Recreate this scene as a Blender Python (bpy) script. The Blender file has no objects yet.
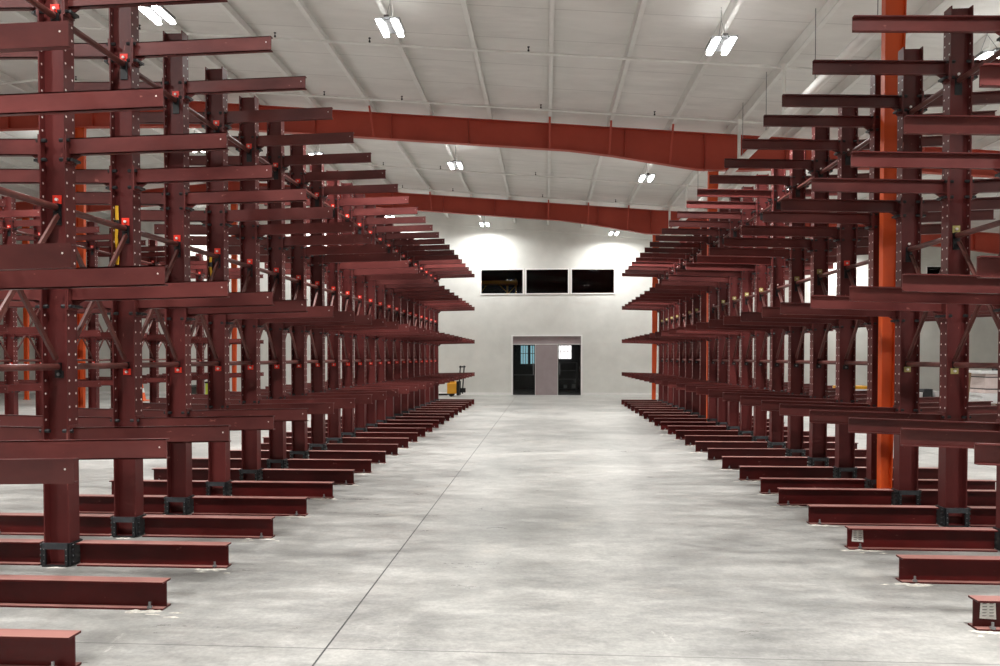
import bpy, bmesh, math, random
from mathutils import Vector, Matrix
random.seed(7)
SC = bpy.context.scene
COL = SC.collection
pi = math.pi

# ------------------------------------------------------------------ materials
def new_mat(name):
    m = bpy.data.materials.new(name); m.use_nodes = True
    nt = m.node_tree
    return m, nt, nt.nodes, nt.links, nt.nodes['Principled BSDF']

def lin(c):
    return tuple(((v/255)/12.92 if v/255 <= .04045 else ((v/255+.055)/1.055)**2.4) for v in c)

def paint(name, c1, c2, rough=.5, scale=3.0, metal=0.0, stretch=(1,1,1), vary=.25, bump=.0, spec=.5, scuff=None, pale_top=None):
    m, nt, N, L, b = new_mat(name)
    tc = N.new('ShaderNodeTexCoord'); mp = N.new('ShaderNodeMapping'); mp.inputs['Scale'].default_value = stretch
    L.new(tc.outputs['Object'], mp.inputs['Vector'])
    oi = N.new('ShaderNodeObjectInfo')
    add = N.new('ShaderNodeVectorMath'); add.operation = 'ADD'
    cmb = N.new('ShaderNodeMath'); cmb.operation = 'MULTIPLY'; cmb.inputs[1].default_value = 37.0
    L.new(oi.outputs['Random'], cmb.inputs[0])
    L.new(mp.outputs[0], add.inputs[0]); L.new(cmb.outputs[0], add.inputs[1])
    no = N.new('ShaderNodeTexNoise'); no.inputs['Scale'].default_value = scale; no.inputs['Detail'].default_value = 6; no.inputs['Roughness'].default_value = .6
    L.new(add.outputs[0], no.inputs['Vector'])
    rp = N.new('ShaderNodeValToRGB'); rp.color_ramp.elements[0].position = .3; rp.color_ramp.elements[1].position = .72
    rp.color_ramp.elements[0].color = (*lin(c1), 1); rp.color_ramp.elements[1].color = (*lin(c2), 1)
    L.new(no.outputs['Fac'], rp.inputs[0])
    hs = N.new('ShaderNodeHueSaturation')
    mr = N.new('ShaderNodeMapRange'); mr.inputs['To Min'].default_value = 1-vary; mr.inputs['To Max'].default_value = 1+vary
    L.new(oi.outputs['Random'], mr.inputs['Value']); L.new(mr.outputs[0], hs.inputs['Value'])
    L.new(rp.outputs[0], hs.inputs['Color'])
    out = hs.outputs[0]
    if scuff:
        n2 = N.new('ShaderNodeTexNoise'); n2.inputs['Scale'].default_value = 22; n2.inputs['Detail'].default_value = 5
        L.new(add.outputs[0], n2.inputs['Vector'])
        r2 = N.new('ShaderNodeValToRGB'); r2.color_ramp.elements[0].position = .69; r2.color_ramp.elements[1].position = .75
        L.new(n2.outputs['Fac'], r2.inputs[0])
        mx = N.new('ShaderNodeMixRGB'); mx.inputs['Color2'].default_value = (*lin(scuff), 1)
        ml = N.new('ShaderNodeMath'); ml.operation = 'MULTIPLY'; ml.inputs[1].default_value = .5
        L.new(r2.outputs[0], ml.inputs[0]); L.new(ml.outputs[0], mx.inputs['Fac']); L.new(out, mx.inputs['Color1']); out = mx.outputs[0]
    if pale_top:   # paler colour mixed in on faces that look up
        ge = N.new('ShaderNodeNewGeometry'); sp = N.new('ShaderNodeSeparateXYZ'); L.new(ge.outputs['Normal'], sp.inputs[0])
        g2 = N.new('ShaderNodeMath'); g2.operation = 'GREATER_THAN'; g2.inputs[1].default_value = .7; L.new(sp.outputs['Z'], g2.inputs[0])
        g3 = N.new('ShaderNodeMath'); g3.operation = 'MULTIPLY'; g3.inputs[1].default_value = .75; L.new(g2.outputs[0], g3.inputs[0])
        mx = N.new('ShaderNodeMixRGB'); mx.inputs['Color2'].default_value = (*lin(pale_top), 1)
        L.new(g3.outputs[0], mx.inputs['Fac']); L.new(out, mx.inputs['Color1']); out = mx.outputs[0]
    L.new(out, b.inputs['Base Color'])
    b.inputs['Roughness'].default_value = rough; b.inputs['Metallic'].default_value = metal
    b.inputs['Specular IOR Level'].default_value = spec
    if bump:
        bp = N.new('ShaderNodeBump'); bp.inputs['Strength'].default_value = bump; bp.inputs['Distance'].default_value = .02
        L.new(no.outputs['Fac'], bp.inputs['Height']); L.new(bp.outputs[0], b.inputs['Normal'])
    return m

def emit(name, col, s):
    m, nt, N, L, b = new_mat(name)
    b.inputs['Base Color'].default_value = (*col, 1)
    b.inputs['Emission Color'].default_value = (*col, 1); b.inputs['Emission Strength'].default_value = s
    return m

M = {}
M['red'] = paint('red_oxide_steel', (76,28,28), (103,44,42), spec=.35, rough=.40, scale=2.5, stretch=(1,1,.35), vary=.10, scuff=(178,110,100))
M['redarm'] = paint('red_oxide_arm', (80,34,33), (114,56,53), spec=.4, rough=.38, scale=3, stretch=(.5,1,1), vary=.22, scuff=(185,120,110))
M['redbase'] = paint('red_oxide_base', (62,12,12), (88,21,20), spec=.25, rough=.42, scale=4, stretch=(.5,1,1), vary=.14, scuff=(150,100,92), pale_top=(176,128,120))
M['rod'] = paint('brown_brace_tube', (84,46,42), (112,64,58), rough=.35, scale=6, vary=.08)
M['hole'] = paint('bolt_metal_and_hole_light', (225,212,208), (250,245,240), rough=.4, vary=.05)  # bolt heads, and light through bolt holes painted as a pale colour
M['black'] = paint('black_bolt_steel', (16,17,19), (34,35,38), rough=.45, scale=12, vary=.1)
M['clamp'] = paint('dark_grey_plate', (42,44,48), (66,68,72), rough=.5, scale=12, vary=.1)
M['tagred'] = paint('bright_red_tag', (235,40,25), (250,70,50), rough=.4, vary=.05)
M['tagyel'] = paint('dull_yellow_tag', (170,158,88), (196,184,120), rough=.45, vary=.1)
M['orange'] = paint('orange_primer', (204,76,22), (222,88,28), rough=.5, scale=1.2, vary=.03)
M['orangeshaded'] = paint('orange_primer_shaded', (166,60,42), (184,72,52), rough=.5, scale=1.2, vary=.03)  # same primer as the columns, darkened: shade of unlit rafter sides in the colour
M['whitepaint'] = paint('white_paint', (226,226,222), (238,238,235), rough=.5, vary=.0)
M['whitepipe'] = paint('white_pipe_paint', (222,222,218), (240,240,236), rough=.35, vary=.0)
M['galv'] = paint('grey_metal', (120,122,124), (150,152,154), rough=.4, metal=.6, vary=.05)
M['lilac'] = paint('lilac_grey_panel', (150,138,140), (162,150,152), rough=.6, vary=0)
M['darkroom'] = paint('dark_room_wall', (16,16,20), (24,24,30), rough=.8, vary=0)
M['trimwhite'] = paint('white_trim', (236,236,234), (245,245,243), rough=.5, vary=0)
M['yellow'] = paint('yellow_paint', (214,150,30), (236,172,44), rough=.45, vary=.05)
M['straps'] = paint('yellow_webbing', (216,160,30), (240,190,50), rough=.7, vary=.05)
M['paper'] = paint('label_paper', (206,204,198), (232,230,226), rough=.7, vary=.05, scale=20)
M['ink'] = paint('label_ink', (110,108,104), (140,138,134), rough=.7, vary=0)
M['dust'] = paint('white_concrete_dust', (186,180,170), (232,228,220), rough=.95, scale=40, vary=0, bump=.4)
M['wood'] = paint('brown_timber', (104,84,62), (136,112,86), rough=.7, scale=8, stretch=(1,1,.2), vary=.05)
M['pink'] = paint('pale_pink_board', (206,188,184), (222,206,202), rough=.7, vary=.02)
M['wrap'] = paint('white_plastic_sheet', (222,222,222), (240,240,240), rough=.3, vary=.02)
M['lime'] = paint('lime_plastic', (196,214,60), (214,230,86), rough=.45, vary=0)
M['conered'] = paint('orange_plastic', (238,98,50), (246,120,70), rough=.45, vary=0)
M['rubber'] = paint('black_rubber', (18,18,18), (28,28,28), rough=.8, vary=0)
M['lamp'] = emit('led_tube_glow', (1,.99,.96), 28)
M['dayglow'] = emit('daylit_window_glow', (1,.93,.9), 1.6)
M['cyanglow'] = emit('cyan_window_glow', (.35,.62,.68), .55)
# glass
g, nt, N, L, b = new_mat('dark_window_glass')
b.inputs['Base Color'].default_value = (.9,.93,.95,1); b.inputs['Transmission Weight'].default_value = 1; b.inputs['Roughness'].default_value = .02; b.inputs['IOR'].default_value = 1.2
M['glass'] = g

# floor: worn power-trowelled concrete with saw-cut joints
f, nt, N, L, b = new_mat('polished_concrete')
tc = N.new('ShaderNodeTexCoord')
def noise(scale, det=6, st=None, rough=.6, dist=0):
    n = N.new('ShaderNodeTexNoise'); n.inputs['Scale'].default_value = scale; n.inputs['Detail'].default_value = det; n.inputs['Roughness'].default_value = rough; n.inputs['Distortion'].default_value = dist
    if st:
        mp = N.new('ShaderNodeMapping'); mp.inputs['Scale'].default_value = st; L.new(tc.outputs['Object'], mp.inputs['Vector']); L.new(mp.outputs[0], n.inputs['Vector'])
    else: L.new(tc.outputs['Object'], n.inputs['Vector'])
    return n
def ramp(src, p0, p1, c0, c1):
    r = N.new('ShaderNodeValToRGB'); r.color_ramp.elements[0].position = p0; r.color_ramp.elements[1].position = p1
    r.color_ramp.elements[0].color = (*c0, 1); r.color_ramp.elements[1].color = (*c1, 1); L.new(src, r.inputs[0]); return r
def mix(fac, a, c, blend='MIX'):
    x = N.new('ShaderNodeMixRGB'); x.blend_type = blend
    if isinstance(fac, float): x.inputs['Fac'].default_value = fac
    else: L.new(fac, x.inputs['Fac'])
    for i, v in (('Color1', a), ('Color2', c)):
        if isinstance(v, tuple): x.inputs[i].default_value = (*v, 1)
        else: L.new(v, x.inputs[i])
    return x
n1 = noise(.55, 9, (1,1.4,1), .66, .4)
base = ramp(n1.outputs['Fac'], .38, .62, lin((150,150,147)), lin((184,183,179)))
n2 = noise(2.0, 10, (.6,1.7,1), .78, .15)
c = mix(.75, base.outputs[0], ramp(n2.outputs['Fac'], .41, .59, (.68,.68,.68), (1.03,1.03,1.03)).outputs[0], 'MULTIPLY')
n3 = noise(1.1, 6, (1,1,1), .6, .3)
c = mix(ramp(n3.outputs['Fac'], .60, .74, (0,0,0), (.32,.32,.32)).outputs[0], c.outputs[0], lin((206,198,186)))
n7 = noise(7, 6, (.7,1.3,1), .75)
c = mix(.5, c.outputs[0], ramp(n7.outputs['Fac'], .42, .58, (.74,.74,.74), (1.10,1.09,1.07)).outputs[0], 'MULTIPLY')
n5 = noise(34, 3)
c = mix(.3, c.outputs[0], ramp(n5.outputs['Fac'], .42, .60, (.70,.70,.70), (1.08,1.08,1.08)).outputs[0], 'MULTIPLY')
n6 = noise(1.3, 9, (1.5,.6,1), .78, .6)
c = mix(ramp(n6.outputs['Fac'], .64, .70, (0,0,0), (.45,.45,.45)).outputs[0], c.outputs[0], lin((232,230,224)))
sep = N.new('ShaderNodeSeparateXYZ'); L.new(tc.outputs['Object'], sep.inputs[0])
def joint(sock, off, period, half):
    a = N.new('ShaderNodeMath'); a.operation = 'ADD'; a.inputs[1].default_value = -off + period*40 + period/2; L.new(sock, a.inputs[0])
    m_ = N.new('ShaderNodeMath'); m_.operation = 'MODULO'; m_.inputs[1].default_value = period; L.new(a.outputs[0], m_.inputs[0])
    s = N.new('ShaderNodeMath'); s.operation = 'SUBTRACT'; s.inputs[1].default_value = period/2; L.new(m_.outputs[0], s.inputs[0])
    ab = N.new('ShaderNodeMath'); ab.operation = 'ABSOLUTE'; L.new(s.outputs[0], ab.inputs[0])
    lt = N.new('ShaderNodeMath'); lt.operation = 'LESS_THAN'; lt.inputs[1].default_value = half; L.new(ab.outputs[0], lt.inputs[0])
    return lt.outputs[0]
c = mix(joint(sep.outputs['X'], -1.205, 7.6, .0055), c.outputs[0], (.045,.045,.045))
jy = N.new('ShaderNodeMath'); jy.operation = 'MULTIPLY'; jy.inputs[1].default_value = .6; L.new(joint(sep.outputs['Y'], 4.02, 9.15, .005), jy.inputs[0])
c = mix(jy.outputs[0], c.outputs[0], (.08,.08,.08))
L.new(c.outputs[0], b.inputs['Base Color'])
rr = N.new('ShaderNodeMapRange'); rr.inputs['From Min'].default_value = .35; rr.inputs['From Max'].default_value = .65; rr.inputs['To Min'].default_value = .26; rr.inputs['To Max'].default_value = .52
L.new(n2.outputs['Fac'], rr.inputs['Value']); L.new(rr.outputs[0], b.inputs['Roughness'])
bp = N.new('ShaderNodeBump'); bp.inputs['Strength'].default_value = .12; bp.inputs['Distance'].default_value = .01; L.new(n2.outputs['Fac'], bp.inputs['Height']); L.new(bp.outputs[0], b.inputs['Normal'])
b.inputs['Specular IOR Level'].default_value = .4
M['floor'] = f
# plaster wall
w, nt, N, L, b = new_mat('white_plaster_wall')
tc = N.new('ShaderNodeTexCoord')
n1 = noise(1.5, 6, None, .6)
c = ramp(n1.outputs['Fac'], .3, .7, lin((214,215,210)), lin((226,227,222)))
L.new(c.outputs[0], b.inputs['Base Color']); b.inputs['Roughness'].default_value = .8
n2 = noise(9, 4, None, .6)
bp = N.new('ShaderNodeBump'); bp.inputs['Strength'].default_value = .1; bp.inputs['Distance'].default_value = .02; L.new(n2.outputs['Fac'], bp.inputs['Height']); L.new(bp.outputs[0], b.inputs['Normal'])
M['wall'] = w
# roof facing: white vinyl insulation with faint seams and sag
w, nt, N, L, b = new_mat('white_roof_facing')
tc = N.new('ShaderNodeTexCoord')
n1 = noise(.8, 5, (1,2.2,1), .6, .5)
c = ramp(n1.outputs['Fac'], .3, .7, lin((218,217,213)), lin((232,231,227)))
sep = N.new('ShaderNodeSeparateXYZ'); L.new(tc.outputs['Object'], sep.inputs[0])
jm = N.new('ShaderNodeMath'); jm.operation = 'MULTIPLY'; jm.inputs[1].default_value = .35; L.new(joint(sep.outputs['Y'], .3, 1.22, .012), jm.inputs[0])
c = mix(jm.outputs[0], c.outputs[0], (.3,.29,.28))
L.new(c.outputs[0], b.inputs['Base Color']); b.inputs['Roughness'].default_value = .55
wv = noise(2.2, 4, (.4,2.5,1), .5, .3)
bp = N.new('ShaderNodeBump'); bp.inputs['Strength'].default_value = .35; bp.inputs['Distance'].default_value = .05; L.new(wv.outputs['Fac'], bp.inputs['Height']); L.new(bp.outputs[0], b.inputs['Normal'])
M['roof'] = w

# ------------------------------------------------------------------ mesh builder
class MB:
    def __init__(s): s.v = []; s.f = []; s.mi = []; s.mats = []
    def _m(s, m):
        m = M[m] if isinstance(m, str) else m
        if m not in s.mats: s.mats.append(m)
        return s.mats.index(m)
    def raw(s, vs, fs, m):
        i = s._m(m); o = len(s.v); s.v += [tuple(v) for v in vs]
        for f in fs: s.f.append(tuple(o+k for k in f)); s.mi.append(i)
    def box(s, x0, x1, y0, y1, z0, z1, m, dz=0.0):
        """axis box; dz lifts the x1 end (a gentle slope along x)"""
        vs = [(x0,y0,z0),(x1,y0,z0+dz),(x1,y1,z0+dz),(x0,y1,z0),(x0,y0,z1),(x1,y0,z1+dz),(x1,y1,z1+dz),(x0,y1,z1)]
        fs = [(0,3,2,1),(4,5,6,7),(0,1,5,4),(1,2,6,5),(2,3,7,6),(3,0,4,7)]
        if x1 < x0: fs = [t[::-1] for t in fs]
        s.raw(vs, fs, m)
    def tube(s, p, q, r, m, n=10, r2=None, caps=True):
        p = Vector(p); q = Vector(q); d = (q-p).normalized(); r2 = r if r2 is None else r2
        a = d.orthogonal().normalized(); b = d.cross(a)
        vs = []
        for k in range(n):
            t = 2*pi*k/n; e = a*math.cos(t)+b*math.sin(t); vs += [p+e*r, q+e*r2]
        fs = [(2*k, 2*((k+1)%n), 2*((k+1)%n)+1, 2*k+1) for k in range(n)]
        if caps: fs += [tuple(2*k for k in range(n))[::-1], tuple(2*k+1 for k in range(n))]
        s.raw(vs, fs, m)
    def bar(s, p, q, w, t, m, side=(1,0,0)):
        """flat bar from p to q, wide along 'side', thick the other way"""
        p = Vector(p); q = Vector(q); d = (q-p).normalized(); a = Vector(side); a = (a-d*a.dot(d)).normalized(); b = d.cross(a)
        vs = [e+a*(w/2*i)+b*(t/2*j) for e in (p, q) for i, j in ((-1,-1),(1,-1),(1,1),(-1,1))]
        s.raw(vs, [(0,3,2,1),(4,5,6,7),(0,1,5,4),(1,2,6,5),(2,3,7,6),(3,0,4,7)], m)
    def disc(s, c, nrm, r, m, n=6):
        c = Vector(c); nrm = Vector(nrm); a = nrm.orthogonal().normalized(); b = nrm.cross(a)
        s.raw([c+(a*math.cos(2*pi*k/n)+b*math.sin(2*pi*k/n))*r for k in range(n)], [tuple(range(n))], m)
    def prism(s, poly, y0, y1, m):
        n = len(poly)
        vs = [(x,y0,z) for x,z in poly]+[(x,y1,z) for x,z in poly]
        fs = [tuple(range(n)), tuple(range(n,2*n))[::-1]]+[(k,k+n,(k+1)%n+n,(k+1)%n) for k in range(n)]
        s.raw(vs, fs, m)
    def lathe(s, c, prof, m, n=20):
        c = Vector(c); vs = []
        for r, z in prof:
            for k in range(n): t = 2*pi*k/n; vs.append(c+Vector((r*math.cos(t), r*math.sin(t), z)))
        fs = []
        for j in range(len(prof)-1):
            for k in range(n): fs.append((j*n+k, j*n+(k+1)%n, (j+1)*n+(k+1)%n, (j+1)*n+k))
        s.raw(vs, fs, m)
    def mesh(s, name, bevel=0, smooth=False):
        me = bpy.data.meshes.new(name); me.from_pydata(s.v, [], s.f)
        for m in s.mats: me.materials.append(m)
        for p, i in zip(me.polygons, s.mi): p.material_index = i; p.use_smooth = smooth
        me.update()
        bm = bmesh.new(); bm.from_mesh(me); bmesh.ops.recalc_face_normals(bm, faces=bm.faces[:]); bm.to_mesh(me); bm.free()
        if smooth: me.set_sharp_from_angle(angle=.7)
        return me
    def build(s, name, parent=None, loc=(0,0,0), smooth=False, bevel=0):
        return link(name, s.mesh(name, smooth=smooth), parent, loc, bevel)

def link(name, me, parent=None, loc=(0,0,0), bevel=0):
    o = bpy.data.objects.new(name, me); COL.objects.link(o)
    o.parent = parent; o.location = loc
    if bevel:
        b = o.modifiers.new('bevel', 'BEVEL'); b.width = bevel; b.segments = 2; b.limit_method = 'ANGLE'
    return o
def tag(o, label=None, cat=None, group=None, kind=None):
    if label: o['label'] = label
    if cat: o['category'] = cat
    if group: o['group'] = group
    if kind: o['kind'] = kind
    return o
def thing(name, label, cat, loc=(0,0,0), rz=0, group=None):
    o = bpy.data.objects.new(name, None); o.empty_display_size = .2; COL.objects.link(o)
    o.location = loc; o.rotation_euler.z = rz
    return tag(o, label, cat, group)
def copy_tree(o, parent=None):
    c = o.copy(); COL.objects.link(c); c.parent = parent
    for ch in list(o.children): copy_tree(ch, c)
    return c

# ------------------------------------------------------------------ room
XL, XR, YB, YF = -26.8, 18.8, -14.0, 31.6
RIDGE, SL = -11.5, .0805
def ztop(x):   # top of the rafters
    return 6.81 - SL*(max(x, 2*RIDGE-x)-3.84)
def zdeck(x): return ztop(x) + .21

m = MB(); m.box(XL,XR,YB,YF+.3,-.2,0,'floor'); fl = m.build('floor'); tag(fl, kind='structure')
m = MB()
m.prism([(XL-.2,zdeck(XL)),(RIDGE,zdeck(RIDGE)),(XR+.2,zdeck(XR)),(XR+.2,zdeck(XR)+.25),(RIDGE,zdeck(RIDGE)+.25),(XL-.2,zdeck(XL)+.25)], YB-.3, YF+.35, 'roof')
ceil = m.build('ceiling'); tag(ceil, kind='structure')
# Z purlins fixed under the roof, running away from the camera
pm = MB()
pm.box(-.009,.009,YB,YF,0,.205,'whitepaint'); pm.box(-.009,.075,YB,YF,0,.012,'whitepaint'); pm.box(.065,.078,YB,YF,0,.03,'whitepaint')
pme = pm.mesh('purlin')
k = -14
while True:
    x = .05+1.4*k; k += 1
    if x < -19.6: continue
    if x > 12.5: break
    if abs(x-RIDGE) < .12: continue
    link('purlin', pme, ceil, (x, 0, zdeck(x)-.207))

def wall_xz(name, openings, y0, y1, mat, xl, xr, parent=None):
    """gable wall built as one mesh of strips around rectangular openings"""
    m = MB()
    xs = sorted(set([xl, xr, RIDGE] + [o[0] for o in openings] + [o[1] for o in openings]))
    for a, b_ in zip(xs, xs[1:]):
        cuts = sorted([(o[2], o[3]) for o in openings if o[0] <= a+1e-6 and o[1] >= b_-1e-6])
        z = 0
        for lo, hi in cuts:
            if lo > z+1e-6: m.prism([(a,z),(b_,z),(b_,lo),(a,lo)], y0, y1, mat)
            z = hi
        m.prism([(a,z),(b_,z),(b_,zdeck(b_)),(a,zdeck(a))], y0, y1, mat)
    return tag(m.build(name, parent), kind='structure')

WIN = [(-2.74,-.97,4.26,5.28),(-.84,.93,4.26,5.28),(1.06,2.84,4.26,5.28),(15.45,17.1,4.26,5.28)]
DOOR = (-1.41, 1.475, 0, 2.48)
wall_xz('wall_back', WIN+[DOOR], YF, YF+.2, 'wall', XL, XR)
wall_xz('wall_front', [], YB-.2, YB, 'wall', XL, XR)
m = MB(); m.box(XL-.2,XL,YB,YF,0,zdeck(XL)+.1,'wall'); tag(m.build('wall_left'), kind='structure')
m = MB(); m.box(XR,XR+.2,YB,YF,0,zdeck(XR)+.1,'wall'); tag(m.build('wall_right'), kind='structure')
m = MB(); m.box(XL,DOOR[0]-.06,YF-.012,YF,0,.10,'trimwhite'); tag(m.build('baseboard_left'), kind='structure')
m = MB(); m.box(DOOR[1]+.06,XR,YF-.012,YF,0,.10,'trimwhite'); tag(m.build('baseboard_right'), kind='structure')
# wall-top trim that follows the roof slope
m = MB(); m.prism([(RIDGE,zdeck(RIDGE)-.5),(XR,zdeck(XR)-.5),(XR,zdeck(XR)-.42),(RIDGE,zdeck(RIDGE)-.42)], YF-.07, YF, 'wall'); tag(m.build('trim_1'), kind='structure')

for i, (x0,x1,z0,z1) in enumerate(WIN):
    fr = MB(); t = .05; ox = (x0,x1,z0,z1); x0 -= .035; x1 += .035; z0 -= .035; z1 += .035
    for a in ((x0,x1,z1-t,z1),(x0,x1,z0,z0+t),(x0,x0+t,z0+t,z1-t),(x1-t,x1,z0+t,z1-t)):
        fr.box(a[0],a[1],YF-.025,YF+.03,a[2],a[3],'trimwhite')
    o = tag(fr.build('window_%d' % (i+1)), kind='structure')
    p = MB(); p.box(x0+t,x1-t,YF+.05,YF+.06,z0+t,z1-t,'glass'); p.build('window_pane', o)
# storefront door unit: two glazed leaves with a lilac-grey panel between and a header above
x0,x1,_,z1 = DOOR
d = MB()
d.box(x0,x1,YF+.03,YF+.12,2.14,z1,'lilac'); d.box(-.455,.50,YF+.03,YF+.12,0,2.14,'lilac')
for a in ((x0-.05,x0+.015,0,z1+.05),(x1-.015,x1+.05,0,z1+.05)): d.box(a[0],a[1],YF-.02,YF+.13,a[2],a[3],'trimwhite')
d.box(x0+.015,x1-.015,YF-.02,YF+.13,z1-.005,z1+.05,'trimwhite')
d.box(x0+.015,x1-.015,YF+.02,YF+.03,2.125,2.15,'trimwhite')
for xx in (-.455,.485): d.box(xx,xx+.015,YF+.02,YF+.03,0,2.125,'trimwhite')
do = tag(d.build('trim_2'), kind='structure')
for i,(a,b_) in enumerate(((x0+.015,-.455),(.50,x1-.015))):
    q = MB()
    for r in ((a,a+.035,0,2.125),(b_-.035,b_,0,2.125),(a+.035,b_-.035,2.08,2.125),(a+.035,b_-.035,0,.09)):
        q.box(r[0],r[1],YF+.04,YF+.08,r[2],r[3],'black')
    dr = tag(q.build('door_%d' % (i+1)), kind='structure')
    q = MB(); q.box(a+.035,b_-.035,YF+.055,YF+.063,.09,2.08,'glass'); q.build('door_pane', dr)
    hx = b_-.08 if i == 0 else a+.08
    q = MB(); q.tube((hx,YF+.01,.85),(hx,YF+.01,1.35),.013,'galv'); q.tube((hx,YF+.01,.9),(hx,YF+.045,.9),.01,'galv'); q.tube((hx,YF+.01,1.3),(hx,YF+.045,1.3),.01,'galv'); q.build('door_handle', dr)
# dark rooms behind doors and upper windows
def room_box(name, xa, xb, ya, yb, za, zb):
    for nm, bx_ in (('wall_'+name+'_back',(xa-.1,xb+.1,yb,yb+.1,za-.1,zb+.1)),('wall_'+name+'_left',(xa-.1,xa,ya,yb,za-.1,zb+.1)),
                    ('wall_'+name+'_right',(xb,xb+.1,ya,yb,za-.1,zb+.1)),('floor_'+name,(xa,xb,ya,yb,za-.1,za)),('ceiling_'+name,(xa,xb,ya,yb,zb,zb+.1))):
        m = MB(); m.box(*bx_,'darkroom'); tag(m.build(nm), kind='structure')
room_box('office', -3.2, 3.2, YF+.2, YF+5.5, .0, 3.1)
room_box('mezzanine', -3.6, 3.6, YF+.2, YF+4.5, 3.8, 6.2)
room_box('mezzanine_right', 14.8, 17.8, YF+.2, YF+4, 3.8, 5.6)
# things seen through the door glass
def far_window(x0,x1,z0,z1,y,mat,bars,nm,lab):
    t = thing(nm, lab, 'window', ((x0+x1)/2,y,z0))
    w_ = (x1-x0)/2; h = z1-z0
    q = MB(); q.box(-w_,w_,-.01,0,0,h,mat); q.build('pane', t)
    q = MB()
    for k in range(bars+1):
        xx = -w_+2*w_*k/bars; q.box(xx-.012,xx+.012,-.03,-.01,0,h,'black')
    for zz in (0,h*.55,h): q.box(-w_,w_,-.032,-.012,zz-.012,zz+.012,'black')
    q.build('window_frame', t)
far_window(-1.25,-.88,1.25,2.2,YF+5.4,'cyanglow',3,'interior_window','cyan lit interior window seen through the left door')
far_window(-.78,-.55,1.25,2.2,YF+5.4,'cyanglow',2,'interior_window','narrow cyan lit interior window seen beside the wider one through the left door')
far_window(.52,1.25,1.5,2.2,YF+5.4,'dayglow',4,'interior_window','bright white interior window seen through the right door')
t = thing('office_desk', 'dark desk seen through the left glass door', 'desk', (-1.05,YF+4,0.002))
q = MB(); q.box(-.6,.6,-.35,.35,.72,.76,'clamp'); q.build('desk_top', t)
for sx in (-.56,.52):
    for sy in (-.32,.28):
        q = MB(); q.box(sx,sx+.04,sy,sy+.04,0,.72,'clamp'); q.build('leg', t)
t = thing('shelf_unit', 'dark shelving with pale items seen through the right glass door', 'shelf', (1.0,YF+3.4,0.002))
q = MB()
for xx in (-.45,.42): q.box(xx,xx+.03,-.2,.2,0,1.35,'clamp')
q.build('side_frame', t)
for zz in (.12,.55,.95,1.32):
    q = MB(); q.box(-.42,.42,-.2,.2,zz,zz+.025,'clamp'); q.build('shelf', t)
for xx, zz, w_, h in ((.9,.145,.16,.16),(1.28,.145,.18,.18)):
    q = MB(); q.box(-w_/2,w_/2,-.1,.1,0,h,'wrap'); q.box(-w_/2-.005,w_/2+.005,-.105,.105,h*.8,h*.86,'galv')
    tag(q.build('storage_box', None, (xx,YF+3.4,zz+.002), bevel=.01), 'pale box on the low shelf behind the right door, %s' % ('left one' if xx < 1 else 'right one'), 'box', None)
# yellow scaffold in the first upper window
t = thing('scaffold', 'yellow scaffold standing behind the leftmost upper window', 'scaffold', (-2.0,YF+1.4,3.801))
q = MB(); q.box(-.95,.75,-.35,.35,.98,1.12,'yellow'); q.build('platform', t)
for xx in (-.92,.30,.68):
    for yy in (-.3,.3):
        q = MB(); q.tube((xx,yy,0),(xx,yy,1.2),.022,'yellow'); q.build('post', t)
for a in (((-.1,-.3,1.0),(.3,-.3,.62)),((.3,-.3,.5),(.68,-.3,.9)),((-.92,-.3,.5),(-.55,-.3,1.0))):
    q = MB(); q.tube(*a, .018, 'yellow'); q.build('brace', t)

# ------------------------------------------------------------------ portal frames
YFR = [8.75, 17.92, 27.05]
def zbot(x):
    x = max(x, 2*RIDGE-x) if x < RIDGE else x
    pts = [(-11.5,.80),(-8.6,.60),(.9,.60),(3.70,.87),(3.98,.87),(6.8,.58),(14,.58),(18.6,.9)]
    for (a,da),(b_,db) in zip(pts, pts[1:]):
        if a <= x <= b_: return ztop(x)-(da+(db-da)*(x-a)/(b_-a))
    return ztop(x)-.9
def i_col(m, x, z0, z1, wb, wt, fw=.10, tf=.012, mat='orange'):
    """tapered I column: the aisle-side flange is plumb, the other flange leans out"""
    a = x-wb/2; b0 = x+wb/2; b1 = a+wt
    m.prism([(a,z0),(a+tf,z0),(a+tf,z1),(a,z1)], -fw/2, fw/2, mat)
    m.prism([(b0-tf,z0),(b0,z0),(b1,z1),(b1-tf,z1)], -fw/2, fw/2, mat)
    m.prism([(a+tf,z0),(b0-tf,z0),(b1-tf,z1),(a+tf,z1)], -.006, .006, mat)
    m.box(a-.03,b0+.03,-fw/2-.03,fw/2+.03,z0,z0+.02,mat)
names = ['orange steel roof frame nearest the camera, with its column in the right rack row',
         'orange steel roof frame in the middle, crossing the whole view above the racks',
         'orange steel roof frame farthest away, in front of the white end wall']
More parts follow.
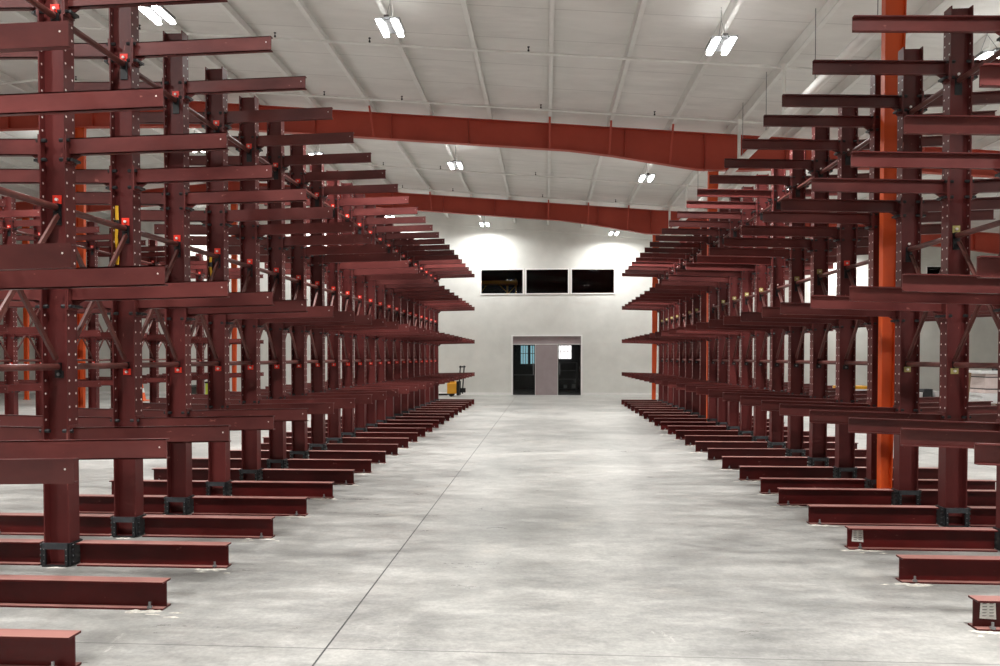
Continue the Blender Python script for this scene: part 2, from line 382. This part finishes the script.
for fi, yf in enumerate(YFR):
    t = thing('portal_frame', names[fi], 'steel frame', (0,yf,0), 0, 'orange steel roof frames')
    for xc in (3.84,-11.5,-19.5,18.55,-26.5):
        m = MB()
        i_col(m, xc, 0.0, zbot(xc), .125, .235); m.build('column', t)
    def rafter(xa, xb):
        m = MB(); n = 30; xs = [xa+(xb-xa)*k/n for k in range(n+1)]
        for a, b_ in zip(xs, xs[1:]):
            m.prism([(a,zbot(a)+.0),(b_,zbot(b_)+.0),(b_,ztop(b_)),(a,ztop(a))], -.005, .005, 'orangeshaded')
            m.prism([(a,zbot(a)-.0),(b_,zbot(b_)-.0),(b_,zbot(b_)+.014),(a,zbot(a)+.014)], -.09, .09, 'orangeshaded')
            m.prism([(a,ztop(a)-.014),(b_,ztop(b_)-.014),(b_,ztop(b_)),(a,ztop(a))], -.09, .09, 'orangeshaded')
        x = xa+.4
        while x < xb:
            m.box(x-.006,x+.006,-.085,.085,zbot(x)+.01,ztop(x)-.016,'orangeshaded'); x += 1.85
        return m
    rafter(-11.5, 18.6).build('rafter', t)
    rafter(-26.6, -11.5).build('rafter', t)
    for xb in [-9.8,-4.15,.05,1.45,2.85,8.45,11.25,-7.0]:
        m = MB(); m.bar((xb+.03,-.09,zbot(xb)+.02),(xb+.03,-.62,zdeck(xb)-.1),.045,.008,'orangeshaded'); m.build('flange_brace', t)

# ------------------------------------------------------------------ cantilever racks
TIERS = [.995, 2.09, 3.20, 4.31]
TOP = 4.86
# upright: wide-flange column, local x = section depth, y = flange width
def upright_mesh():
    m = MB(); d = .10; w = .065; t = .011
    m.box(-d,-d+t,-w,w,.012,TOP,'red'); m.box(d-t,d,-w,w,.012,TOP,'red'); m.box(-d+t,d-t,-.004,.004,.012,TOP,'red')
    m.box(-d-.0,d+.0,-w,w,0,.012,'red')
    z = .92
    while z < TOP-.05:
        near = min(abs(z-(q+e)) for q in TIERS for e in (-.05,.05))
        for yy in (-.040,.040):
            if near > .05:
                for x, nx in ((-d-.0008,-1),(-d+t+.0008,1),(d-t-.0008,-1),(d+.0008,1)):
                    m.disc((x,yy,z),(nx,0,0),.0095,'hole')  # pale disc paints the light that shows through the hole
        z += .1
    return m.mesh('upright')
def base_mesh(length):
    """I-beam foot from x=0 outward to x=length"""
    m = MB(); w = .052; h = .178
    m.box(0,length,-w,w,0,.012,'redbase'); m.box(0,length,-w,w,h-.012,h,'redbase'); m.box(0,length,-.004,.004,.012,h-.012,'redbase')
    m.tube((length-.09,-.042,.012),(length-.09,-.042,.05),.008,'galv',8); m.tube((length-.09,-.042,.012),(length-.09,-.042,.024),.017,'galv',6)
    return m.mesh('base_beam')
def arm_mesh(length, slope, front):
    """channel arm along +x from the column face, its web on the side 'front' (-1 towards the camera)"""
    m = MB(); h = .063; w = .022; dz = slope*length
    # connector plate against the flange
    m.box(0,.012,-.062,.062,-.13,.085,'redarm')
    y = front*w
    m.box(.012,length,min(y,y-front*.007),max(y,y-front*.007),-h,h,'redarm',dz)
    m.box(.012,length,-w,w,-h,-h+.008,'redarm',dz); m.box(.012,length,-w,w,h-.008,h,'redarm',dz)
    m.prism([(.012,-h),(.10,-h+.1*slope),(.012,-.12)], -.006, .006, 'redarm')
    for zz in (-.105,.04):
        for yy in (-.048,.048):
            m.tube((.012,yy,zz),(.030,yy,zz),.014,'black',6)
            m.tube((-.048,yy,zz),(-.0115,yy,zz),.015,'black',6)
    m.box(.03,.055,-.05,.05,-.115,-.095,'black')
    for xx in (length-.045,):
        m.disc((xx,y+front*.0008,.01+dz),(0,front,0),.006,'hole')
    return m.mesh('arm')
def clamp_mesh():
    m = MB()
    for s in (-1,1):
        x0, x1 = (.1,.118) if s > 0 else (-.118,-.1)
        m.box(x0,x1,-.075,.075,.008,.180,'black')
        for zz in (.035,.08,.125,.16):
            for yy in (-.052,.052):
                m.tube((x0 if s < 0 else x1,yy,zz),((x0-.016) if s < 0 else (x1+.016),yy,zz),.013,'black',6)
        m.box(s*.088-.012,s*.088+.012,-.085,-.066,.01,.18,'black')
        for zz in (.045,.09,.135): m.disc((s*.088,-.0858,zz),(0,-1,0),.005,'galv')
    m.box(-.1,.1,-.085,-.068,.135,.182,'clamp'); m.box(-.1,.1,.068,.085,.135,.182,'clamp')
    m.box(-.1,.1,-.09,-.066,.002,.016,'black')
    return m.mesh('base_clamp')
UP = upright_mesh(); CL = clamp_mesh()
def brace_mesh(L_, lvl, tagmat):
    m = MB(); m.tube((0,.02,0),(0,L_-.03,0),.026,'rod',12)
    m.tube((0,.004,0),(0,.02,0),.03,'rod',12); m.box(-.02,.02,L_-.03,L_-.0045,-.03,.03,'black')
    return m.mesh('brace_pipe')
def tag_mesh(mat, up):
    m = MB(); z0, z1 = (.028,.095) if up else (-.085,-.03)
    m.box(-.035,.035,-.010,-.0045,z0,z1,mat)
    zc = (z0+z1)/2
    if mat == 'hole': m = MB()
    m.tube((0,-.024,zc),(0,-.010,zc),.013,'hole' if mat != 'black' else 'galv',6)
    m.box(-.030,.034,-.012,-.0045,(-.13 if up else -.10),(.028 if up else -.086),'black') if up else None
    return m.mesh('mounting_tag')
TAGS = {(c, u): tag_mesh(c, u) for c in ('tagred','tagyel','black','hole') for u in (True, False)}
LV = [1.525, 2.74, 4.185]

def rack(name, label, xc, ys, aisle, len_a, len_o, tip_a, slope, keep_outer, tagsel, group, stickers=(), no_brace=()):
    """xc column centre; aisle=+1 when the aisle is on the +x side; arms on both sides"""
    t = thing(name, label, 'rack', (xc,ys[0],0), 0, group)
    armA = arm_mesh(tip_a, slope, -1 if aisle > 0 else -1)
    armO = arm_mesh(len_o, slope, -1)
    # on the right-hand rows the open side of the channel faces the camera
    armR = arm_mesh(tip_a, slope, 1); armRO = arm_mesh(len_o, slope, 1)
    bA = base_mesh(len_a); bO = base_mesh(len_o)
    rest = MB()
    for k, y in enumerate(ys):
        u = link('upright', UP, t, (0,y-ys[0],0))
        link('base_clamp', CL, u, (0,0,0))
        for s in (1,-1):
            isA = (s == aisle)
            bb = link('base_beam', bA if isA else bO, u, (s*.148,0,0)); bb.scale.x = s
            for z in TIERS:
                me = (armA if isA else armO) if aisle > 0 else (armR if isA else armRO)
                if isA or k < keep_outer:
                    a = link('arm', me, u, (s*.1005,0,z)); a.scale.x = s
                else:
                    o = len(rest.v); slot = [rest._m(mm) for mm in me.materials]
                    rest.v += [(s*(v.co.x+.1005), v.co.y+(y-ys[0]), v.co.z+z) for v in me.vertices]
                    for p in me.polygons: rest.f.append(tuple(o+i for i in p.vertices)); rest.mi.append(slot[p.material_index])
        for sk in stickers:
            if sk == k:
                q = MB(); xx = aisle*(len_a+.148)
                q.raw([(xx-aisle*.035,-.006,.06),(xx-aisle*.13,-.006,.055),(xx-aisle*.125,-.006,.165),(xx-aisle*.04,-.006,.17)],[(0,1,2,3)],'paper')
                for r_ in range(5):
                    for c_ in range(2):
                        zz = .145-.018*r_; xa = xx-aisle*(.05+.04*c_)
                        q.raw([(xa,-.0068,zz),(xa-aisle*.03*random.uniform(.5,1),-.0068,zz),(xa-aisle*.028,-.0068,zz+.006),(xa,-.0068,zz+.006)],[(0,1,2,3)],'ink')
                tag(q.build('paper_label', u), 'creased white paper label on the foot')
    if rest.v: tag(rest.build('arm', t), kind='stuff')
    for k in range(len(ys)-1):
        L_ = ys[k+1]-ys[k]; bm_ = brace_mesh(L_, 0, None)
        for j, z in enumerate(LV):
            p = link('brace_pipe', bm_, t, (0,ys[k]-ys[0],z))
            c = tagsel(k+1, j)
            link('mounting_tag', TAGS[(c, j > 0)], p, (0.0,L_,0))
        y0 = ys[k]-ys[0]
        for (za, zb, off) in ((2.68,1.58,-.012),(1.58,2.68,.012)):
            m = MB(); m.bar((off,.03,za),(off,L_-.03,zb),.032,.010,'rod',(0,0,1) if False else (1,0,0))
            m.bar((off+.014,.03,za),(off+.014,L_-.03,zb),.006,.036,'rod')
            m.build('diagonal_brace', t, (0,y0,0))
    return t

rng = random.Random(3)
def tags_left(k, j):
    if j == 0: return 'tagred' if k not in (2,) else 'black'
    return 'tagred'
def tags_right(k, j):
    if j == 2: return 'hole'
    if j == 0: return 'tagyel' if k in (1,2,3,4) else 'black'
    return ('tagyel','tagyel','tagyel','tagyel','hole','tagred','tagyel','tagyel','hole')[k % 9]
yL = [3.68+.9335*k for k in range(24)]
rack('cantilever_rack', 'long red-brown steel cantilever rack lining the left side of the aisle', -3.73, yL, 1,
     1.170, 1.13, 1.235, .020, 3, tags_left, 'cantilever racks')
yR1 = [4.56+.926*k for k in range(5)]
rack('cantilever_rack', 'short red-brown cantilever rack nearest on the right, before the big orange column', 3.85, yR1, -1,
     1.185, 1.17, 1.225, .030, 5, tags_right, 'cantilever racks', stickers=(0,2))
yR2 = [8.95+.9595*k for k in range(18)]
rack('cantilever_rack', 'red-brown cantilever rack on the right between the two nearer orange columns', 3.85, yR2[:10], -1,
     1.185, 1.17, 1.225, .030, 10, lambda k, j: tags_right(k+4, j), 'cantilever racks')
rack('cantilever_rack', 'farthest red-brown cantilever rack on the right, beyond the second orange column', 3.85, yR2[10:], -1,
     1.185, 1.17, 1.225, .030, 8, lambda k, j: tags_right(k+14, j), 'cantilever racks')
yL2 = [7.2+.9335*k for k in range(20)]
rack('cantilever_rack', 'second red-brown cantilever rack standing farther left, behind the left aisle rack', -10.9, yL2, 1,
     1.170, 1.13, 1.235, .020, 1, tags_left, 'cantilever racks')

# yellow webbing straps on the left rack
for (x, y, z, h, lab) in ((-3.80,yL[3]-.012,2.42,.52,'yellow strap hanging on the fourth left upright, by its red tag'),
                          (-3.80,yL[5]-.012,2.40,.34,'shorter yellow strap hanging two uprights farther along the left rack')):
    t = thing('webbing_strap', lab, 'strap', (x,y,z))
    m = MB(); pts = [(0,0),(.006,.12),(-.008,.24),(.004,.36),(0,h)]
    for (a,za),(b_,zb) in zip(pts, pts[1:]): m.bar((a,-.012,za),(b_,-.012,zb),.028,.004,'straps',(1,0,0))
    m.build('strap_tail', t)
    m = MB(); m.box(-.024,.024,-.024,-.006,h*.66,h*.66+.05,'black'); m.build('buckle', t)

# ------------------------------------------------------------------ drilling dust at the anchors (uncountable)
m = MB()
def blob(cx, cy, rx, ry, z=.0015):
    rx *= 1.25; ry *= 1.35
    n = 14; c0 = len(m.v)
    vs = [(cx,cy,z+.006)]; ring = []
    for k in range(n):
        a = 2*pi*k/n; r = random.uniform(.55,1.25)
        ring.append((cx+rx*r*math.cos(a), cy+ry*r*math.sin(a), z))
    m.raw(vs+ring, [(0,1+k,1+(k+1)%n) for k in range(n)], 'dust')
def feet(tip, col, ys, sgn):
    for i, y in enumerate(ys):
        for q in range(5): blob(tip-sgn*random.uniform(-.02,.22), y-random.uniform(.055,.10), random.uniform(.025,.06), random.uniform(.010,.022))
        for q in range(3): blob(tip-sgn*random.uniform(-.14,.30), y-random.uniform(.09,.17), random.uniform(.015,.05), random.uniform(.004,.012))
        for q in range(3): blob(col+random.uniform(-.05,.05), y-random.uniform(.09,.12), random.uniform(.03,.05), random.uniform(.012,.022))
feet(-2.40,-3.73,yL,1); feet(2.51,3.85,yR1+yR2,-1)
tag(m.build('concrete_dust'), 'white drilling dust scattered on the floor at the rack feet', 'dust', None, 'stuff')

# ------------------------------------------------------------------ sprinkler piping
def zb_(x): return 6.67-SL*(max(x,2*RIDGE-x)-4.29)
t = thing('sprinkler_main', 'thick white sprinkler main running along the roof above the right rack', 'pipe', (4.16,0,5.79))
m = MB(); m.tube((0,YB+.1,0),(0,YF-.3,0),.078,'whitepipe',18); m.build('main_pipe', t, smooth=True)
YBR = [-5.0,4.45,7.4,13.55,16.6,22.7,25.75]
for y in YBR:
    m = MB(); m.tube((0,y,.05),(0,y,.86),.035,'whitepipe',12); m.lathe((0,y,.83),[(0,0),(.055,0),(.055,.11),(0,.11)],'whitepipe',12); m.build('riser', t, smooth=True)
for y in (6.0,9.8,12.0,14.6,16.3,19.0,21.0):
    m = MB(); m.tube((0,y,.07),(0,y,zdeck(4.16)-5.79),.006,'galv',6); m.build('hanger_rod', t)
    
for i, y in enumerate(YBR[1:]):
    lab = ['nearest','second','third nearest visible','fourth','fifth','farthest'][i]
    tt = thing('sprinkler_branch', ['thin white sprinkler pipe crossing the roof nearest overhead',
        'thin white sprinkler pipe overhead just before the nearest orange frame',
        'thin white sprinkler pipe crossing the roof highest in view, by the near lamps',
        'thin white sprinkler pipe crossing just in front of the middle orange frame',
        'thin white sprinkler pipe crossing just beyond the middle orange frame',
        'thin white sprinkler pipe crossing just in front of the farthest orange frame'][i], 'pipe', (0,y,0), 0, 'sprinkler branch pipes')
    m = MB(); m.tube((-11.5,0,zb_(-11.5)),(5.1,0,zb_(5.1)),.024,'whitepipe',10); m.tube((-18,0,zb_(-18)),(-11.5,0,zb_(-11.5)),.024,'whitepipe',10); m.build('branch_pipe', tt, smooth=True)
    for xh in (-14.6,-10.7,-7.5,-4.95,-3.2,.0-.32+(.2 if i % 2 else 0),2.35):
        if xh > 1 and i % 2 == 0: continue
        m = MB(); z = zb_(xh); m.tube((xh,0,z),(xh,0,z+.06),.012,'black',8); m.tube((xh,0,z+.06),(xh,0,z+.10),.008,'black',8); m.tube((xh,0,z+.10),(xh,0,z+.112),.022,'black',10); m.tube((xh,0,z+.03),(xh,0,z+.06),.018,'black',8)
        m.build('sprinkler_head', tt)

# ------------------------------------------------------------------ high-bay lamps
def lamp_proto():
    t = thing('high_bay_lamp', 'x', 'lamp')
    m = MB(); m.box(-.20,.20,-.24,.24,.035,.085,'galv'); m.box(-.04,.04,-.30,.30,.06,.10,'galv'); m.build('housing', t, bevel=.006)
    for s in (-1,1):
        m = MB(); m.box(s*.12-.045,s*.12+.045,-.31,.31,.0,.035,'lamp'); m.build('led_bar', t, bevel=.012)
    m = MB()
    for yy in (-.3,.3): m.tube((0,yy*.9,.1),(0,0,.42),.004,'galv',5)
    m.tube((0,0,.42),(0,0,.62),.005,'galv',5); m.tube((.02,0,.1),(.05,.0,.3),.008,'whitepipe',5); m.tube((.05,0,.3),(.0,.0,.6),.008,'whitepipe',5)
    m.build('hanging_cable', t)
    return t
LX = [(-14.5,'far left beyond the ridge'),(-9.9,'left'),(-6.35,'left of the aisle'),(-2.5,'over the left half of the aisle'),(2.72,'over the right half of the aisle'),(6.72,'behind the right rack'),(12.0,'far right')]
LY = [(-6.1,'behind'),(2.95,'overhead'),(12.0,'nearest in view'),(20.7,'in the middle distance'),(30.5,'by the end wall')]
WHERE = {-14.5:'far left beyond the ridge',-9.9:'well left of the aisle',-6.35:'above the left rack',-2.5:'over the aisle, left one',2.72:'over the aisle, right one',6.72:'beyond the right rack',12.0:'farthest right'}
ROW = {2.95:'in the row overhead',12.0:'in the nearest row',20.7:'in the middle row',30.5:'in the last row at the end wall'}
proto = lamp_proto(); first = True
for y, _ in LY:
    for x, _ in LX:
        z = zdeck(x)-(.66 if y < 29 else .55)
        if y > 0:
            o = proto if first else copy_tree(proto); first = False
            o.location = (x,y,z-.02); o['group'] = 'twin-bar high-bay lamps'
            o['label'] = 'bright twin-bar lamp %s, %s' % (WHERE[x], ROW[y])
        li = bpy.data.lights.new('lamp_light','AREA'); li.shape = 'RECTANGLE'; li.size = .36; li.size_y = .62; li.energy = 205 if y < 29 else 125; li.color = (1,.985,.96); li.spread = 2.35 if y < 29 else 2.9
        lo = bpy.data.objects.new('lamp_light', li); COL.objects.link(lo); lo.location = (x,y,z-.035)
        lo['kind'] = 'helper'
        up = bpy.data.lights.new('ceiling_fill','AREA'); up.shape = 'RECTANGLE'; up.size = .4; up.size_y = .5; up.energy = 1.2; up.color = (1,.985,.96)  # added fill above the fixture to brighten the ceiling, no real source
        uo = bpy.data.objects.new('ceiling_fill', up); COL.objects.link(uo); uo.location = (x,y,z+.11); uo.rotation_euler = (pi,0,0)
        uo['kind'] = 'helper'

# ------------------------------------------------------------------ small equipment on the floor
t = thing('pallet_truck', 'small yellow powered truck with dark upright handle parked by the end wall', 'pallet truck', (-3.72,30.3,0), .0)
m = MB(); m.box(-.26,.12,-.3,.3,.12,.55,'yellow'); m.box(-.22,.06,-.26,.26,.55,.62,'yellow'); m.build('body', t, bevel=.03)
m = MB(); m.box(.12,.24,-.28,.28,.05,.62,'rubber'); m.build('battery_cover', t, bevel=.01)
for s in (-1,1):
    m = MB(); m.box(-1.15,-.26,s*.2-.07,s*.2+.07,.05,.10,'rubber'); m.build('fork', t)
    m = MB(); m.tube((.25+.06*s,s*.16,.1),(.33+.06*s,s*.16,1.25),.026,'rubber'); m.build('handle_bar', t)
    m = MB(); m.tube((-.1,s*.22-.03,.09),(-.1,s*.22+.03,.09),.09,'rubber',16); m.build('wheel', t)
m = MB(); m.tube((.24,-.2,1.2),(.42,.2,1.2),.03,'rubber'); m.box(.20,.46,-.05,.05,.16,.34,'rubber'); m.build('grip', t)

# stack of boards on the far right
t = thing('board_stack', 'pallet stacked with pale boards under white sheeting beyond the right rack', 'stack', (14.88,25.2,0))
for xx in (-1.1,0,1.0):
    m = MB(); m.box(xx,xx+.1,-.6,.6,0,.1,'wood'); m.build('pallet_runner', t)
m = MB(); m.box(-1.15,1.15,-.6,.6,.1,.125,'wood'); m.build('pallet_deck', t)
z = .125
for k in range(4):
    m = MB(); o_ = random.uniform(-.04,.04); m.box(-1.1+o_,1.1+o_,-.58,.58,z,z+.075,'wrap'); m.build('board', t, bevel=.006); z += .08
m = MB(); m.box(-.95,1.1,-.5,.5,z,z+.62,'pink'); m.build('carton', t, bevel=.01)
for zz in (z+.12,z+.5):
    m = MB(); m.box(-.955,1.105,-.505,.505,zz,zz+.03,'black'); m.build('band', t)
m = MB(); m.box(-1.1,1.1,-.55,.55,z+.62,z+.72,'wrap'); m.build('cover_sheet', t, bevel=.01)
t2 = thing('toolbox', 'dark toolbox lying on top of the white covered board stack', 'toolbox', (14.6,25.0,z+.722))
m = MB(); m.box(-.25,.25,-.12,.12,0,.16,'clamp'); m.build('case', t2, bevel=.01)
m = MB(); m.tube((-.09,0,.16),(-.07,0,.21),.01,'black'); m.tube((.09,0,.16),(.07,0,.21),.01,'black'); m.tube((-.08,0,.21),(.08,0,.21),.012,'black'); m.build('handle', t2)
m = MB(); m.bar((0,0,.01),(.16,.12,1.1),.16,.04,'wood',(1,0,0)); tag(m.build('timber_plank', None, (13.42,24.9,.0)), 'brown timber plank leaning on the pale board stack', 'plank')
# small pallets and crates farther back
for (x,y,lab) in ((13.85,28.2,'low pallet of white cartons by the end wall, right of the big orange column'),):
    t = thing('carton_pallet', lab, 'pallet', (x,y,0))
    m = MB(); m.box(-.6,.6,-.4,.4,.0,.12,'wood'); m.build('pallet_deck', t)
    for i,(a,h,mt) in enumerate(((-.4,.2,'wrap'),(-.05,.32,'clamp'),(.35,.24,'wrap'))):
        m = MB(); m.box(a-.16,a+.16,-.2,.2,.12,.12+h,mt); m.build('carton', t, bevel=.01)
t = thing('lumber_pack', 'yellow board pack with black bands on floor beyond the right rack', 'lumber', (11.5,28.6,0))
for k in range(4):
    m = MB(); m.box(-.7,.7,-.4,.4,.1+.11*k,.2+.11*k,'yellow' if k in (1,3) else 'wrap'); m.build('board', t, bevel=.004)
for xx in (-.4,.4):
    m = MB(); m.box(xx-.05,xx+.05,-.4,.4,0,.1,'wood'); m.build('bearer', t)
    m = MB(); m.box(xx-.02,xx+.02,-.405,.405,.095,.535,'black'); m.build('band', t)
# left background pieces
t = thing('drum', 'lime drum with dark lid far behind the left rack', 'drum', (-12.5,27.5,0))
m = MB(); m.lathe((0,0,0),[(0,0),(.27,0),(.29,.03),(.28,.2),(.30,.22),(.28,.24),(.28,.42),(.30,.44),(.28,.46),(.28,.62),(0,.62)],'lime',24); m.build('barrel', t, smooth=True)
m = MB(); m.lathe((0,0,.62),[(0,0),(.30,0),(.30,.05),(.1,.08),(0,.08)],'rubber',24); m.build('lid', t, smooth=True)
t = thing('equipment_crate', 'dark equipment crate on the floor far behind the left rack', 'crate', (-13.2,26.5,0))
m = MB(); m.box(-.4,.4,-.3,.3,.06,.52,'rubber'); m.build('case', t, bevel=.02)
m = MB(); m.box(-.41,.41,-.31,.31,.5,.58,'clamp'); m.build('lid', t, bevel=.02)
for xx in (-.3,.3):
    m = MB(); m.tube((xx,-.28,.045),(xx,.28,.045),.045,'rubber',14); m.build('wheel', t)
t = thing('traffic_cone', 'orange traffic cone on the floor far behind the left rack', 'cone', (-14.72,26.5,0))
m = MB(); m.box(-.19,.19,-.19,.19,0,.035,'conered'); m.build('base', t, bevel=.01)
m = MB(); m.lathe((0,0,.035),[(.15,0),(.135,.04),(.095,.27),(.065,.43),(.028,.6),(0,.61)],'conered',24); m.lathe((0,0,.035),[(.098,.27),(.068,.43)],'trimwhite',24); m.build('cone_body', t, smooth=True)

# ------------------------------------------------------------------ camera
cam = bpy.data.cameras.new('camera'); co = bpy.data.objects.new('camera', cam); COL.objects.link(co)
cam.sensor_width = 36; cam.lens = 27.0
pitch = math.radians(1.2); yaw = math.atan(46/750)
co.location = (0,0,1.6); co.rotation_euler = (pi/2-pitch, 0, yaw)
cam.shift_y = (24+750*math.tan(pitch))/1000.0
cam.clip_end = 200
SC.camera = co

wd = bpy.data.worlds.new('world'); SC.world = wd; wd.use_nodes = True
wd.node_tree.nodes['Background'].inputs[0].default_value = (.5,.52,.55,1); wd.node_tree.nodes['Background'].inputs[1].default_value = .05
SC.view_settings.view_transform = 'Standard'; SC.view_settings.look = 'None'
SC.view_settings.exposure = 0.2
SC.cycles.max_bounces = 8; SC.cycles.diffuse_bounces = 5; SC.cycles.transparent_max_bounces = 6
SC.cycles.sample_clamp_indirect = 6; SC.cycles.use_denoising = True; SC.cycles.caustics_reflective = False; SC.cycles.caustics_refractive = False
